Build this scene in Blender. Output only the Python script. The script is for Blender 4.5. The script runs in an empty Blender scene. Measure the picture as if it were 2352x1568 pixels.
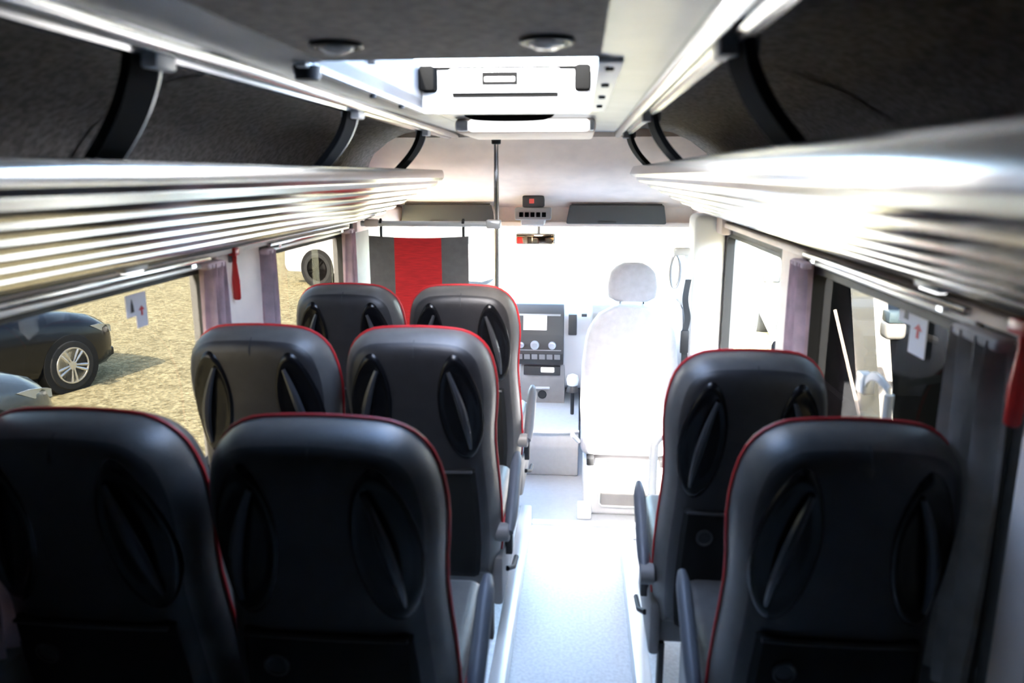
import bpy, bmesh, math, random
from mathutils import Vector, Matrix
random.seed(7)
scene = bpy.context.scene
COL = scene.collection
PI = math.pi

# ------------------------------------------------------------------ camera, sky, sun, exposure
FPX = 1750.0
cam_d = bpy.data.cameras.new('camera')
cam = bpy.data.objects.new('camera', cam_d); COL.objects.link(cam)
cam_d.sensor_width = 36.0
cam_d.lens = FPX * 36.0 / 2352.0
_a, _b = (1335 - 1176) / FPX, (784 - 400) / FPX
_y = Vector((_a, _b, 1)).normalized(); _z = Vector((0, 1, -_b)).normalized(); _x = -_y.cross(_z)
_r = Vector((_x[0], _y[0], _z[0])); _u = Vector((_x[1], _y[1], _z[1])); _w = Vector((_x[2], _y[2], _z[2]))
mw = Matrix((( _r.x, _u.x, -_w.x, 0.22), (_r.y, _u.y, -_w.y, 0.0), (_r.z, _u.z, -_w.z, 1.60), (0, 0, 0, 1)))
cam.matrix_world = mw
cam_d.clip_start = 0.02; cam_d.clip_end = 400
cam_d.dof.use_dof = True
cam_d.dof.focus_distance = 9.0
cam_d.dof.aperture_fstop = 3.2
scene.camera = cam

SUN_AZ, SUN_EL = math.radians(14.0), math.radians(38.0)      # sunlight travels towards +Y, a little towards +X
world = bpy.data.worlds.new('world'); scene.world = world
world.use_nodes = True
wn = world.node_tree.nodes; wl = world.node_tree.links
wn.clear()
w_out = wn.new('ShaderNodeOutputWorld'); w_bg = wn.new('ShaderNodeBackground'); w_sky = wn.new('ShaderNodeTexSky')
w_sky.sky_type = 'NISHITA'; w_sky.sun_disc = False
w_sky.sun_elevation = SUN_EL; w_sky.sun_rotation = math.radians(180.0) + SUN_AZ
w_sky.dust_density = 2.2; w_sky.air_density = 1.0; w_sky.ozone_density = 1.0
w_bg.inputs['Strength'].default_value = 0.45
wl.new(w_sky.outputs[0], w_bg.inputs[0]); wl.new(w_bg.outputs[0], w_out.inputs[0])
sun_d = bpy.data.lights.new('sun', 'SUN'); sun_d.energy = 5.5; sun_d.angle = math.radians(0.6); sun_d.color = (1.0, 0.94, 0.84)
sun = bpy.data.objects.new('sun', sun_d); COL.objects.link(sun)
sun_dir = Vector((math.sin(SUN_AZ) * math.cos(SUN_EL), math.cos(SUN_AZ) * math.cos(SUN_EL), -math.sin(SUN_EL)))
sun.rotation_euler = sun_dir.to_track_quat('-Z', 'Y').to_euler()
sun.location = (-4, -12, 14)
scene.view_settings.view_transform = 'Standard'
scene.view_settings.look = 'None'
scene.view_settings.exposure = 3.75
scene.view_settings.gamma = 1.0
scene.view_settings.use_curve_mapping = False

# ------------------------------------------------------------------ materials
def new_mat(name):
    m = bpy.data.materials.new(name); m.use_nodes = True
    nt = m.node_tree; nt.nodes.clear()
    out = nt.nodes.new('ShaderNodeOutputMaterial')
    return m, nt, out

def pbr(name, col, rough=0.5, metal=0.0, var=0.0, vscale=20.0, bump=0.0, bscale=200.0, spec=0.5, emit=None, estr=0.0, col2=None, stretch=None, coat=0.0):
    m, nt, out = new_mat(name)
    b = nt.nodes.new('ShaderNodeBsdfPrincipled')
    b.inputs['Roughness'].default_value = rough
    b.inputs['Metallic'].default_value = metal
    b.inputs['Specular IOR Level'].default_value = spec
    if coat: b.inputs['Coat Weight'].default_value = coat
    c = (*col, 1)
    b.inputs['Base Color'].default_value = c
    tc = nt.nodes.new('ShaderNodeTexCoord')
    src = tc.outputs['Object']
    if stretch:
        mp = nt.nodes.new('ShaderNodeMapping'); mp.inputs['Scale'].default_value = stretch
        nt.links.new(src, mp.inputs[0]); src = mp.outputs[0]
    if var > 0 or col2:
        n = nt.nodes.new('ShaderNodeTexNoise'); n.inputs['Scale'].default_value = vscale; n.inputs['Detail'].default_value = 4
        nt.links.new(src, n.inputs['Vector'])
        r = nt.nodes.new('ShaderNodeValToRGB')
        r.color_ramp.elements[0].position = 0.35; r.color_ramp.elements[1].position = 0.65
        c2 = col2 if col2 else tuple(min(1, x * (1 + var)) for x in col)
        c1 = col if col2 else tuple(x * (1 - var) for x in col)
        r.color_ramp.elements[0].color = (*c1, 1); r.color_ramp.elements[1].color = (*c2, 1)
        nt.links.new(n.outputs['Fac'], r.inputs[0]); nt.links.new(r.outputs[0], b.inputs['Base Color'])
    if bump > 0:
        n2 = nt.nodes.new('ShaderNodeTexNoise'); n2.inputs['Scale'].default_value = bscale; n2.inputs['Detail'].default_value = 3
        nt.links.new(src, n2.inputs['Vector'])
        bp = nt.nodes.new('ShaderNodeBump'); bp.inputs['Strength'].default_value = bump; bp.inputs['Distance'].default_value = 0.004
        nt.links.new(n2.outputs['Fac'], bp.inputs['Height']); nt.links.new(bp.outputs[0], b.inputs['Normal'])
    if emit:
        b.inputs['Emission Color'].default_value = (*emit, 1); b.inputs['Emission Strength'].default_value = estr
    nt.links.new(b.outputs[0], out.inputs[0])
    return m

def glass_mat(name, tint, gloss=0.06, rough=0.02):
    m, nt, out = new_mat(name)
    t = nt.nodes.new('ShaderNodeBsdfTransparent'); t.inputs[0].default_value = (*tint, 1)
    g = nt.nodes.new('ShaderNodeBsdfGlossy'); g.inputs['Roughness'].default_value = rough
    mx = nt.nodes.new('ShaderNodeMixShader'); mx.inputs[0].default_value = gloss
    nt.links.new(t.outputs[0], mx.inputs[1]); nt.links.new(g.outputs[0], mx.inputs[2]); nt.links.new(mx.outputs[0], out.inputs[0])
    return m

M = dict(
    felt=pbr('dark_felt', (0.25, 0.225, 0.205), 0.95, var=0.30, vscale=60, bump=0.5, bscale=500, spec=0.1),
    headliner=pbr('ceiling_felt', (0.40, 0.365, 0.33), 0.95, var=0.18, vscale=45, bump=0.5, bscale=500, spec=0.1),
    grey_panel=pbr('grey_panel', (0.30, 0.30, 0.30), 0.38, var=0.12, vscale=6),
    cream=pbr('cream_trim', (0.90, 0.76, 0.67), 0.6, var=0.05, vscale=9),
    wall=pbr('wall_trim', (0.20, 0.195, 0.19), 0.7, var=0.08, vscale=12),
    postgrey=pbr('post_grey', (0.17, 0.16, 0.15), 0.6, var=0.08, vscale=12),
    alu=pbr('brushed_aluminium', (0.57, 0.57, 0.57), 0.19, 1.0, var=0.05, vscale=8, stretch=(30, 0.6, 30)),
    alu_dark=pbr('dark_strip', (0.10, 0.095, 0.09), 0.45),
    alu_white=pbr('white_metal', (0.80, 0.80, 0.78), 0.32, 0.35),
    chrome=pbr('chrome', (0.88, 0.88, 0.88), 0.12, 1.0),
    leather=pbr('black_leather', (0.022, 0.021, 0.023), 0.40, var=0.12, vscale=25, bump=0.25, bscale=380),
    leather_side=pbr('grey_leather', (0.088, 0.084, 0.080), 0.36, var=0.10, vscale=25, bump=0.25, bscale=380),
    pocket=pbr('pocket_cloth', (0.012, 0.012, 0.012), 0.85, bump=0.5, bscale=700, spec=0.2),
    gloss_black=pbr('gloss_black_plastic', (0.004, 0.004, 0.005), 0.25, spec=0.3),
    soft_black=pbr('soft_black', (0.018, 0.018, 0.020), 0.55),
    handle=pbr('handle_plastic', (0.035, 0.036, 0.04), 0.20),
    arm=pbr('armrest_blue_grey', (0.085, 0.09, 0.105), 0.45),
    red=pbr('red_piping', (0.50, 0.012, 0.018), 0.55),
    base=pbr('seat_base_grey', (0.20, 0.19, 0.185), 0.5),
    vinyl=pbr('floor_vinyl', (0.72, 0.77, 0.79), 0.28, var=0.10, vscale=90, bump=0.1, bscale=250),
    cabfloor=pbr('cab_mat', (0.50, 0.51, 0.52), 0.45, var=0.03, vscale=40),
    driver=pbr('driver_cover', (0.52, 0.515, 0.55), 0.75, var=0.05, vscale=30, bump=0.3, bscale=300),
    plastic_grey=pbr('dash_grey', (0.30, 0.285, 0.275), 0.55, var=0.05, vscale=20),
    plastic_light=pbr('dash_light_grey', (0.62, 0.61, 0.61), 0.5),
    plastic_dark=pbr('dash_dark', (0.050, 0.046, 0.043), 0.45),
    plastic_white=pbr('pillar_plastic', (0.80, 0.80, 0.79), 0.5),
    white=pbr('white_plastic', (0.82, 0.82, 0.82), 0.4),
    silver=pbr('silver_plastic', (0.62, 0.63, 0.65), 0.3, 0.6),
    curtain=pbr('mauve_curtain', (0.74, 0.57, 0.59), 0.8, var=0.15, vscale=14, bump=0.2),
    curtain_dark=pbr('taupe_curtain', (0.50, 0.46, 0.43), 0.85, var=0.15, vscale=14, bump=0.2),
    redcloth=pbr('red_fabric', (0.68, 0.018, 0.022), 0.75, var=0.12, vscale=18, stretch=(1, 1, 9), bump=0.3, bscale=250),
    greycloth=pbr('grey_fabric', (0.14, 0.135, 0.13), 0.8, var=0.08, vscale=30, bump=0.3),
    hammer=pbr('hammer_red', (0.55, 0.02, 0.015), 0.35),
    tag=pbr('tag_paper', (0.60, 0.58, 0.62), 0.6),
    screen=pbr('radio_screen', (0.5, 0.5, 0.5), 0.3, emit=(1, 0.98, 1), estr=0.16),
    led=pbr('red_led', (0.4, 0.05, 0.05), 0.4, emit=(1, 0.15, 0.1), estr=0.03),
    lamp=pbr('lamp_diffuser', (0.85, 0.85, 0.85), 0.4, emit=(1, 1, 1), estr=0.16),
    lens=pbr('lamp_lens', (0.75, 0.74, 0.72), 0.2),
    mirror=pbr('mirror_glass', (0.80, 0.55, 0.36), 0.08, 1.0),  # amber of the reflected cabin mixed into the mirror colour
    rubber=pbr('rubber_gasket', (0.015, 0.015, 0.015), 0.6),
    tyre=pbr('tyre_rubber', (0.022, 0.022, 0.022), 0.8),
    rim=pbr('alloy_rim', (0.62, 0.61, 0.58), 0.32, 0.7),
    carblack=pbr('black_paint', (0.004, 0.005, 0.008), 0.16, spec=0.35),
    cargrey=pbr('blue_grey_paint', (0.075, 0.09, 0.10), 0.22, 0.3, coat=0.4),
    carwhite=pbr('white_paint', (0.80, 0.80, 0.80), 0.25, coat=0.3),
    carwin=pbr('vehicle_glass', (0.012, 0.014, 0.016), 0.06),
    carwin_blue=pbr('vehicle_glass_pale', (0.22, 0.32, 0.38), 0.10),
    carwin_dark=pbr('vehicle_glass_dark', (0.006, 0.007, 0.007), 0.4, spec=0.0),
    bodydark=pbr('dark_body_paint', (0.006, 0.006, 0.007), 0.5, spec=0.0),
    bracket=pbr('bracket_black', (0.010, 0.010, 0.011), 0.8, spec=0.15),
    visor=pbr('visor_grey', (0.075, 0.072, 0.066), 0.75),
    deepblack=pbr('deep_black', (0.004, 0.004, 0.004), 0.8, spec=0.0),
    shaft_shade=pbr('hatch_side_shade', (0.055, 0.057, 0.064), 0.6),  # shade of the unlit hatch wall put into the colour
    rear_dark=pbr('rear_absorber', (0.03, 0.03, 0.03), 0.9),
    headlight=pbr('headlight_lens', (0.42, 0.47, 0.52), 0.15, 0.3),
    shadow_gap=pbr('underbody', (0.01, 0.01, 0.01), 0.9),
    skin_shell=pbr('bus_shell_paint', (0.75, 0.75, 0.75), 0.4),
)
M['glass_clear'] = glass_mat('clear_glass', (0.92, 0.95, 0.94), 0.04)
M['glass_tint'] = glass_mat('privacy_glass', (0.265, 0.262, 0.25), 0.03)
M['hatch_glass'] = glass_mat('hatch_acrylic', (0.90, 0.93, 0.95), 0.04)

def gravel_mat():
    m, nt, out = new_mat('gravel')
    b = nt.nodes.new('ShaderNodeBsdfPrincipled'); b.inputs['Roughness'].default_value = 0.95; b.inputs['Specular IOR Level'].default_value = 0.1
    tc = nt.nodes.new('ShaderNodeTexCoord')
    v = nt.nodes.new('ShaderNodeTexVoronoi'); v.inputs['Scale'].default_value = 26
    n = nt.nodes.new('ShaderNodeTexNoise'); n.inputs['Scale'].default_value = 7; n.inputs['Detail'].default_value = 10; n.inputs['Roughness'].default_value = 0.75
    nt.links.new(tc.outputs['Object'], v.inputs['Vector']); nt.links.new(tc.outputs['Object'], n.inputs['Vector'])
    r = nt.nodes.new('ShaderNodeValToRGB')
    e = r.color_ramp.elements
    e[0].position = 0.36; e[0].color = (0.20, 0.165, 0.085, 1); e[1].position = 0.64; e[1].color = (0.54, 0.465, 0.265, 1)
    mx = nt.nodes.new('ShaderNodeMix'); mx.data_type = 'FLOAT'; mx.inputs[0].default_value = 0.30
    nt.links.new(n.outputs['Fac'], mx.inputs[2]); nt.links.new(v.outputs['Color'], mx.inputs[3])
    nt.links.new(mx.outputs[0], r.inputs[0]); nt.links.new(r.outputs[0], b.inputs['Base Color'])
    bp = nt.nodes.new('ShaderNodeBump'); bp.inputs['Strength'].default_value = 0.5; bp.inputs['Distance'].default_value = 0.02
    nt.links.new(v.outputs['Distance'], bp.inputs['Height']); nt.links.new(bp.outputs[0], b.inputs['Normal'])
    nt.links.new(b.outputs[0], out.inputs[0])
    return m
M['gravel'] = gravel_mat()

# ------------------------------------------------------------------ helpers
def obj(name, bm, mat, parent=None, smooth=35):
    me = bpy.data.meshes.new(name)
    bmesh.ops.recalc_face_normals(bm, faces=bm.faces)
    bm.to_mesh(me); bm.free()
    me.materials.append(M[mat] if isinstance(mat, str) else mat)
    if smooth:
        for p in me.polygons: p.use_smooth = True
        me.set_sharp_from_angle(angle=math.radians(smooth))
    o = bpy.data.objects.new(name, me); COL.objects.link(o)
    if parent: o.parent = parent
    return o

def tag(o, label, cat, group=None):
    o['label'] = label; o['category'] = cat
    if group: o['group'] = group
    return o

def thing(name, label, cat, loc=(0, 0, 0), rz=0.0, group=None):
    o = bpy.data.objects.new(name, None); COL.objects.link(o)
    o.empty_display_size = 0.1
    o.location = loc; o.rotation_euler = (0, 0, rz)
    return tag(o, label, cat, group)

def struct(o, label=None):
    o['kind'] = 'structure'
    if label: o['label'] = label
    return o

def copy_tree(o, parent=None):
    c = o.copy(); COL.objects.link(c); c.parent = parent
    for ch in list(o.children): copy_tree(ch, c)
    return c

def box(bm, x0, x1, y0, y1, z0, z1, bev=0.0, seg=2):
    r = bmesh.ops.create_cube(bm, size=1.0)
    vs = r['verts']
    for v in vs:
        v.co = Vector(((x0 + x1) / 2 + v.co.x * (x1 - x0), (y0 + y1) / 2 + v.co.y * (y1 - y0), (z0 + z1) / 2 + v.co.z * (z1 - z0)))
    if bev > 0:
        es = list({e for v in vs for e in v.link_edges})
        bmesh.ops.bevel(bm, geom=es, offset=bev, segments=seg, profile=0.5, affect='EDGES')
    return bm

def B(*a, **k):
    bm = bmesh.new(); box(bm, *a, **k); return bm

def ring_loft(bm, rings, closed=True, cap0=False, cap1=False):
    vr = [[bm.verts.new(p) for p in r] for r in rings]
    n = len(vr[0])
    for a, b in zip(vr, vr[1:]):
        for i in range(n if closed else n - 1):
            j = (i + 1) % n
            bm.faces.new((a[i], a[j], b[j], b[i]))
    if cap0: bm.faces.new(vr[0])
    if cap1: bm.faces.new(vr[-1])
    return vr

def tube(bm, pts, r, seg=8, closed=False, caps=True):
    pts = [Vector(p) for p in pts]
    n = len(pts); rings = []
    up = Vector((0, 0, 1)); prev = None
    for i in range(n):
        if closed: t = pts[(i + 1) % n] - pts[i - 1]
        else: t = pts[min(i + 1, n - 1)] - pts[max(i - 1, 0)]
        t.normalize()
        if prev is None:
            ref = up if abs(t.z) < 0.9 else Vector((1, 0, 0))
            a = t.cross(ref).normalized()
        else:
            a = prev - t * prev.dot(t)
            a = a.normalized() if a.length > 1e-6 else t.cross(up).normalized()
        prev = a
        b = t.cross(a)
        rr = r[i] if isinstance(r, (list, tuple)) else r
        rings.append([pts[i] + (a * math.cos(2 * PI * k / seg) + b * math.sin(2 * PI * k / seg)) * rr for k in range(seg)])
    if closed: rings.append(rings[0])
    if closed:
        vr = [[bm.verts.new(p) for p in q] for q in rings[:-1]]
        for i in range(n):
            a, b = vr[i], vr[(i + 1) % n]
            for k in range(seg):
                j = (k + 1) % seg
                bm.faces.new((a[k], a[j], b[j], b[k]))
    else:
        ring_loft(bm, rings, True, caps, caps)
    return bm

def T(pts, r, seg=8, closed=False):
    bm = bmesh.new(); tube(bm, pts, r, seg, closed); return bm

def ribbon(pts, wdir, width, thick_dir, thick):
    """flat band along pts; wdir and thick_dir are vectors"""
    bm = bmesh.new()
    w = Vector(wdir) * (width / 2); t = Vector(thick_dir) * (thick / 2)
    rings = [[Vector(p) + w + t, Vector(p) - w + t, Vector(p) - w - t, Vector(p) + w - t] for p in pts]
    ring_loft(bm, rings, True, True, True)
    return bm

def extrude_poly(poly, axis, a, b, bev=0.0):
    """poly: 2-D points in the other two axes (order x,y,z minus axis); extruded from a to b on axis"""
    bm = bmesh.new()
    def mk(p, t):
        return {'x': (t, p[0], p[1]), 'y': (p[0], t, p[1]), 'z': (p[0], p[1], t)}[axis]
    ring_loft(bm, [[mk(p, a) for p in poly], [mk(p, b) for p in poly]], True, True, True)
    if bev:
        bmesh.ops.bevel(bm, geom=list(bm.edges), offset=bev, segments=2, profile=0.5, affect='EDGES')
    return bm

def lathe(prof, axis='x', seg=32, c=(0, 0, 0)):
    """prof: list of (along, radius)"""
    bm = bmesh.new(); rings = []
    for t, r in prof:
        q = []
        for k in range(seg):
            ca, sa = math.cos(2 * PI * k / seg) * r, math.sin(2 * PI * k / seg) * r
            q.append({'x': (c[0] + t, c[1] + ca, c[2] + sa), 'y': (c[0] + ca, c[1] + t, c[2] + sa), 'z': (c[0] + ca, c[1] + sa, c[2] + t)}[axis])
        rings.append(q)
    ring_loft(bm, rings, True, True, True)
    return bm

def interp(tab, x):
    if x <= tab[0][0]: return tab[0][1]
    for (a, va), (b, vb) in zip(tab, tab[1:]):
        if x <= b: return va + (vb - va) * (x - a) / (b - a)
    return tab[-1][1]

def smooth_path(pts, n=8):
    pts = [Vector(p) for p in pts]; out = []
    P = [pts[0] * 2 - pts[1]] + pts + [pts[-1] * 2 - pts[-2]]
    for i in range(1, len(P) - 2):
        for k in range(n):
            t = k / n
            a, b, c, d = P[i - 1], P[i], P[i + 1], P[i + 2]
            out.append(0.5 * ((2 * b) + (c - a) * t + (2 * a - 5 * b + 4 * c - d) * t * t + (3 * b - a - 3 * c + d) * t ** 3))
    out.append(pts[-1])
    return out

# ------------------------------------------------------------------ the ground outside
GZ = -0.95
bm = bmesh.new()
bmesh.ops.create_grid(bm, x_segments=8, y_segments=8, size=60)
for v in bm.verts: v.co.z = GZ; v.co.y += 15
struct(obj('ground', bm, 'gravel', None, 0), 'sunlit yellow gravel yard around the bus')

# ------------------------------------------------------------------ bus shell: floor, walls, ceiling
PZ = 0.08                                   # height of the seat platforms above the aisle
flr = struct(obj('floor', B(-1.0, 1.0, -1.5, 3.33, -0.30, 0.0), 'vinyl', None, 0), 'pale blue-grey vinyl aisle floor')
obj('platform', B(-0.95, -0.005, -1.4, 3.31, 0.001, PZ, bev=0.006), 'vinyl', flr)
obj('platform', B(0.435, 0.95, -1.4, 3.04, 0.001, PZ, bev=0.006), 'vinyl', flr)
obj('edging_strip', B(-0.035, 0.018, -1.4, 3.325, 0.002, PZ + 0.006, bev=0.008), 'alu_white', flr)
obj('edging_strip', B(0.416, 0.468, -1.4, 3.055, 0.002, PZ + 0.006, bev=0.008), 'alu_white', flr)
obj('edging_strip', B(0.468, 0.95, 3.02, 3.055, 0.002, PZ + 0.006, bev=0.008), 'alu_white', flr)
obj('step_edge', B(0.018, 0.95, 3.29, 3.345, -0.03, 0.008, bev=0.006), 'alu_white', flr)
obj('cab_floor', B(-1.0, 1.0, 3.33, 5.62, -0.30, -0.24), 'cabfloor', flr)
tun = extrude_poly([(4.48, -0.24), (4.46, -0.05), (4.50, 0.04), (4.58, 0.06), (5.30, 0.10), (5.30, -0.24)], 'x', -0.20, 0.235, bev=0.012)
tn = obj('engine_tunnel', tun, 'cabfloor', flr)
obj('tunnel_edging', T(smooth_path([(-0.20, 4.485, 0.052), (-0.05, 4.462, 0.05), (0.10, 4.462, 0.05), (0.236, 4.485, 0.052)], 5), 0.010), 'alu_white', tn)

def wall_side(side):
    s = -1 if side == 'left' else 1
    bm = bmesh.new()
    def seg(y0, y1, z0, z1):
        a, b = sorted((s * 0.955, s * 1.015)); box(bm, a, b, y0, y1, z0, z1)
    op = LW if side == 'left' else RW
    seg(-1.5, 5.62, -0.95 + 0.25, WZ0)
    seg(-1.5, 4.80, WZ1, 1.90)
    edges = [-1.5]
    for (y0, y1) in op: edges += [y0, y1]
    edges.append(4.20 if side == 'right' else 4.12)
    for i in range(0, len(edges), 2): seg(edges[i], edges[i + 1], WZ0, WZ1)
    return bm
WZ0, WZ1 = 0.68, 1.312
LW = [(1.28, 2.31), (2.72, 3.74)]
RW = [(1.30, 2.46), (2.82, 3.90)]
wl_ = struct(obj('wall_left', wall_side('left'), 'wall', None, 0), 'grey side wall with tinted windows facing the gravel yard')
wr_ = struct(obj('wall_right', wall_side('right'), 'wall', None, 0), 'grey side wall on the driver side')
struct(obj('wall_back', B(-1.02, 1.02, -0.92, -0.86, -0.4, 1.95), 'rear_dark', None, 0))  # unseen rear wall, moved in and blackened to darken the rear seats

# pillar covers, one per pillar
def pillar(parent, s, y0, y1, z0, z1, mat, t=0.02, bev=0.012):
    a, b = sorted((s * (0.955 - t), s * 0.956))
    return obj('pillar_cover', B(a, b, y0, y1, z0, z1, bev=bev, seg=3), mat, parent)
pillar(wl_, -1, 2.34, 2.68, 0.55, 1.36, 'cream')
pillar(wl_, -1, 3.78, 4.10, 0.10, 1.39, 'postgrey', 0.03)
pillar(wr_, 1, 2.53, 2.79, 0.55, 1.36, 'cream')
pillar(wr_, 1, 1.06, 1.24, 0.55, 1.36, 'cream')
pillar(wr_, 1, 3.93, 4.17, -0.10, 1.40, 'plastic_white', 0.16, 0.03)
# long trim strips between windows and racks
for s, w_ in ((-1, wl_), (1, wr_)):
    y1 = 3.72 if s < 0 else 3.92
    a, b = sorted((s * 0.915, s * 0.956)); obj('header_strip', B(a, b, -1.4, y1, 1.346, 1.370, bev=0.006), 'cream', w_)
    a, b = sorted((s * 0.925, s * 0.956)); obj('sill_strip', B(a, b, -1.4, y1, 0.62, 0.675, bev=0.012), 'wall', w_)

# cab side pillars that follow the raked windscreen
for s, w_ in ((-1, wl_), (1, wr_)):
    obj('windscreen_pillar', T([(s * 0.95, 4.76, 1.36), (s * 0.95, 5.56, 0.70)], 0.05, 10), 'plastic_light', w_)
    obj('cantrail', B(*sorted((s * 0.90, s * 0.956)), 3.80, 4.80, 1.31, 1.40, bev=0.015), 'cream', w_)

# front: header panel, windscreen, scuttle
fr = struct(obj('wall_front', B(-1.02, 1.02, 5.58, 5.64, -0.75, 0.74), 'plastic_grey', None, 0), 'front bulkhead below the windscreen')
HP = [(3.80, 1.775), (3.86, 1.74), (3.95, 1.66), (4.10, 1.59), (4.40, 1.50), (4.70, 1.43), (4.80, 1.40), (4.80, 1.30), (4.86, 1.30), (4.86, 1.46), (4.70, 1.50), (4.40, 1.57), (4.12, 1.66), (3.98, 1.73), (3.90, 1.80), (3.82, 1.90), (3.80, 1.90)]
obj('header_panel', extrude_poly(HP, 'x', -0.97, 0.97), 'cream', fr, 50)
obj('header_panel', B(-0.97, 0.97, 4.72, 4.80, 1.285, 1.315, bev=0.01), 'cream', fr)

# ceiling, with the roof hatch opening
HX0, HX1, HY0, HY1, CZ = -0.275, 0.245, 1.42, 2.44, 1.80
bm = bmesh.new()
box(bm, -0.262, 0.25, -1.5, HY0, CZ, CZ + 0.03)
ce = struct(obj('ceiling', bm, 'headliner', None, 0), 'dark grey felt headliner of the bus')
obj('ceiling_panel', B(HX0, HX1, HY1 + 0.02, 3.86, CZ, CZ + 0.03), 'grey_panel', ce, 0)
for s in (-1, 1):
    i0 = -HX0 if s < 0 else HX1
    obj('side_duct', extrude_poly([(s * 0.25, CZ - 0.001), (s * 0.27, CZ - 0.004), (s * 0.37, CZ - 0.004), (s * 0.42, CZ - 0.004), (s * 0.42, CZ + 0.028), (s * 0.25, CZ + 0.028)], 'y', -1.5, HY0 - 0.001), 'grey_panel', ce)
    obj('side_duct', extrude_poly([(s * i0, CZ - 0.001), (s * 0.37, CZ - 0.004), (s * 0.42, CZ - 0.004), (s * 0.42, CZ + 0.028), (s * i0, CZ + 0.028)], 'y', HY0 - 0.001, HY1 + 0.001), 'grey_panel', ce)
    obj('side_duct', extrude_poly([(s * i0, CZ - 0.001), (s * 0.37, CZ - 0.004), (s * 0.42, CZ - 0.004), (s * 0.42, CZ + 0.028), (s * i0, CZ + 0.028)], 'y', HY1 + 0.001, 3.86), 'grey_panel', ce)
    # felt lining of the roof corner behind the luggage racks
    pts = [(0.415, 1.815), (0.52, 1.812), (0.64, 1.795), (0.74, 1.755), (0.83, 1.70), (0.90, 1.62), (0.935, 1.52), (0.945, 1.385)]
    inner = [(s * x, z) for x, z in pts]; outer = [(s * (x + 0.03), z + 0.03) for x, z in pts][::-1]
    obj('roof_lining', extrude_poly(inner + outer, 'y', -1.5, 4.2), 'felt', ce)
    # cross seam strips of the roof lining
    for yy in (1.62, 2.62):
        rr = [[(s * (x - 0.004 * (1 if x > .5 else 0)), yy + d, z - 0.004) for d in (-0.012, 0.012)] for x, z in pts]
        bm = bmesh.new(); ring_loft(bm, rr, False); obj('lining_seam', bm, 'felt', ce)

# windows
WN = [0]
def window(s, y0, y1, mat, tops=True, label=None):
    WN[0] += 1
    e = bpy.data.objects.new('window_%d' % WN[0], None); COL.objects.link(e); struct(e, label)
    e.location = (s * 0.985, (y0 + y1) / 2, WZ0)
    hy = (y1 - y0) / 2; h = WZ1 - WZ0
    obj('glass_pane', B(-0.003, 0.003, -hy + 0.004, hy - 0.004, 0.004, h - 0.004), mat, e, 0)
    bm = bmesh.new()
    def rr(inset, n=6, r=0.07):
        out = []
        for cx, cz, a0 in ((hy - inset - r, h - inset - r, 0), (-hy + inset + r, h - inset - r, 90), (-hy + inset + r, inset + r, 180), (hy - inset - r, inset + r, 270)):
            for k in range(n + 1):
                a = math.radians(a0 + 90 * k / n); out.append((cx + r * math.cos(a), cz + r * math.sin(a)))
        return out
    o_ = rr(-0.006, r=0.012); i_ = rr(0.012, r=0.045)
    d = 0.034 * -s
    A = [bm.verts.new((d, p[0], p[1])) for p in o_]; Bv = [bm.verts.new((d, p[0], p[1])) for p in i_]; Cv = [bm.verts.new((-d * 0.1, p[0], p[1])) for p in i_]
    n = len(A)
    for i in range(n):
        j = (i + 1) % n
        bm.faces.new((A[i], A[j], Bv[j], Bv[i])); bm.faces.new((Bv[i], Bv[j], Cv[j], Cv[i]))
    obj('gasket', bm, 'rubber', e)
    return e
for y0, y1 in LW: window(-1, y0, y1, 'glass_tint', label='tinted side window facing the gravel yard')
for i, (y0, y1) in enumerate(RW): window(1, y0, y1, 'glass_clear' if i == 1 else 'glass_tint', label='side window on the driver side')
# cab door glass and windscreen
for s in (-1, 1):
    WN[0] += 1
    y0 = 4.12 if s < 0 else 4.20
    bm = bmesh.new()
    ring_loft(bm, [[(s * 0.98, y0, WZ0), (s * 0.98, 5.58, WZ0), (s * 0.98, 4.78, WZ1), (s * 0.98, y0, WZ1)], [(s * 0.986, y0, WZ0), (s * 0.986, 5.58, WZ0), (s * 0.986, 4.78, WZ1), (s * 0.986, y0, WZ1)]], True, True, True)
    struct(obj('window_%d' % WN[0], bm, 'glass_clear', None, 0), 'clear cab door glass')
WN[0] += 1
ws = extrude_poly([(4.82, 1.32), (5.60, 0.73), (5.605, 0.735), (4.825, 1.327)], 'x', -0.95, 0.95)
struct(obj('window_%d' % WN[0], ws, 'glass_clear', None, 0), 'wide clear windscreen with the bright yard beyond')

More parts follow.
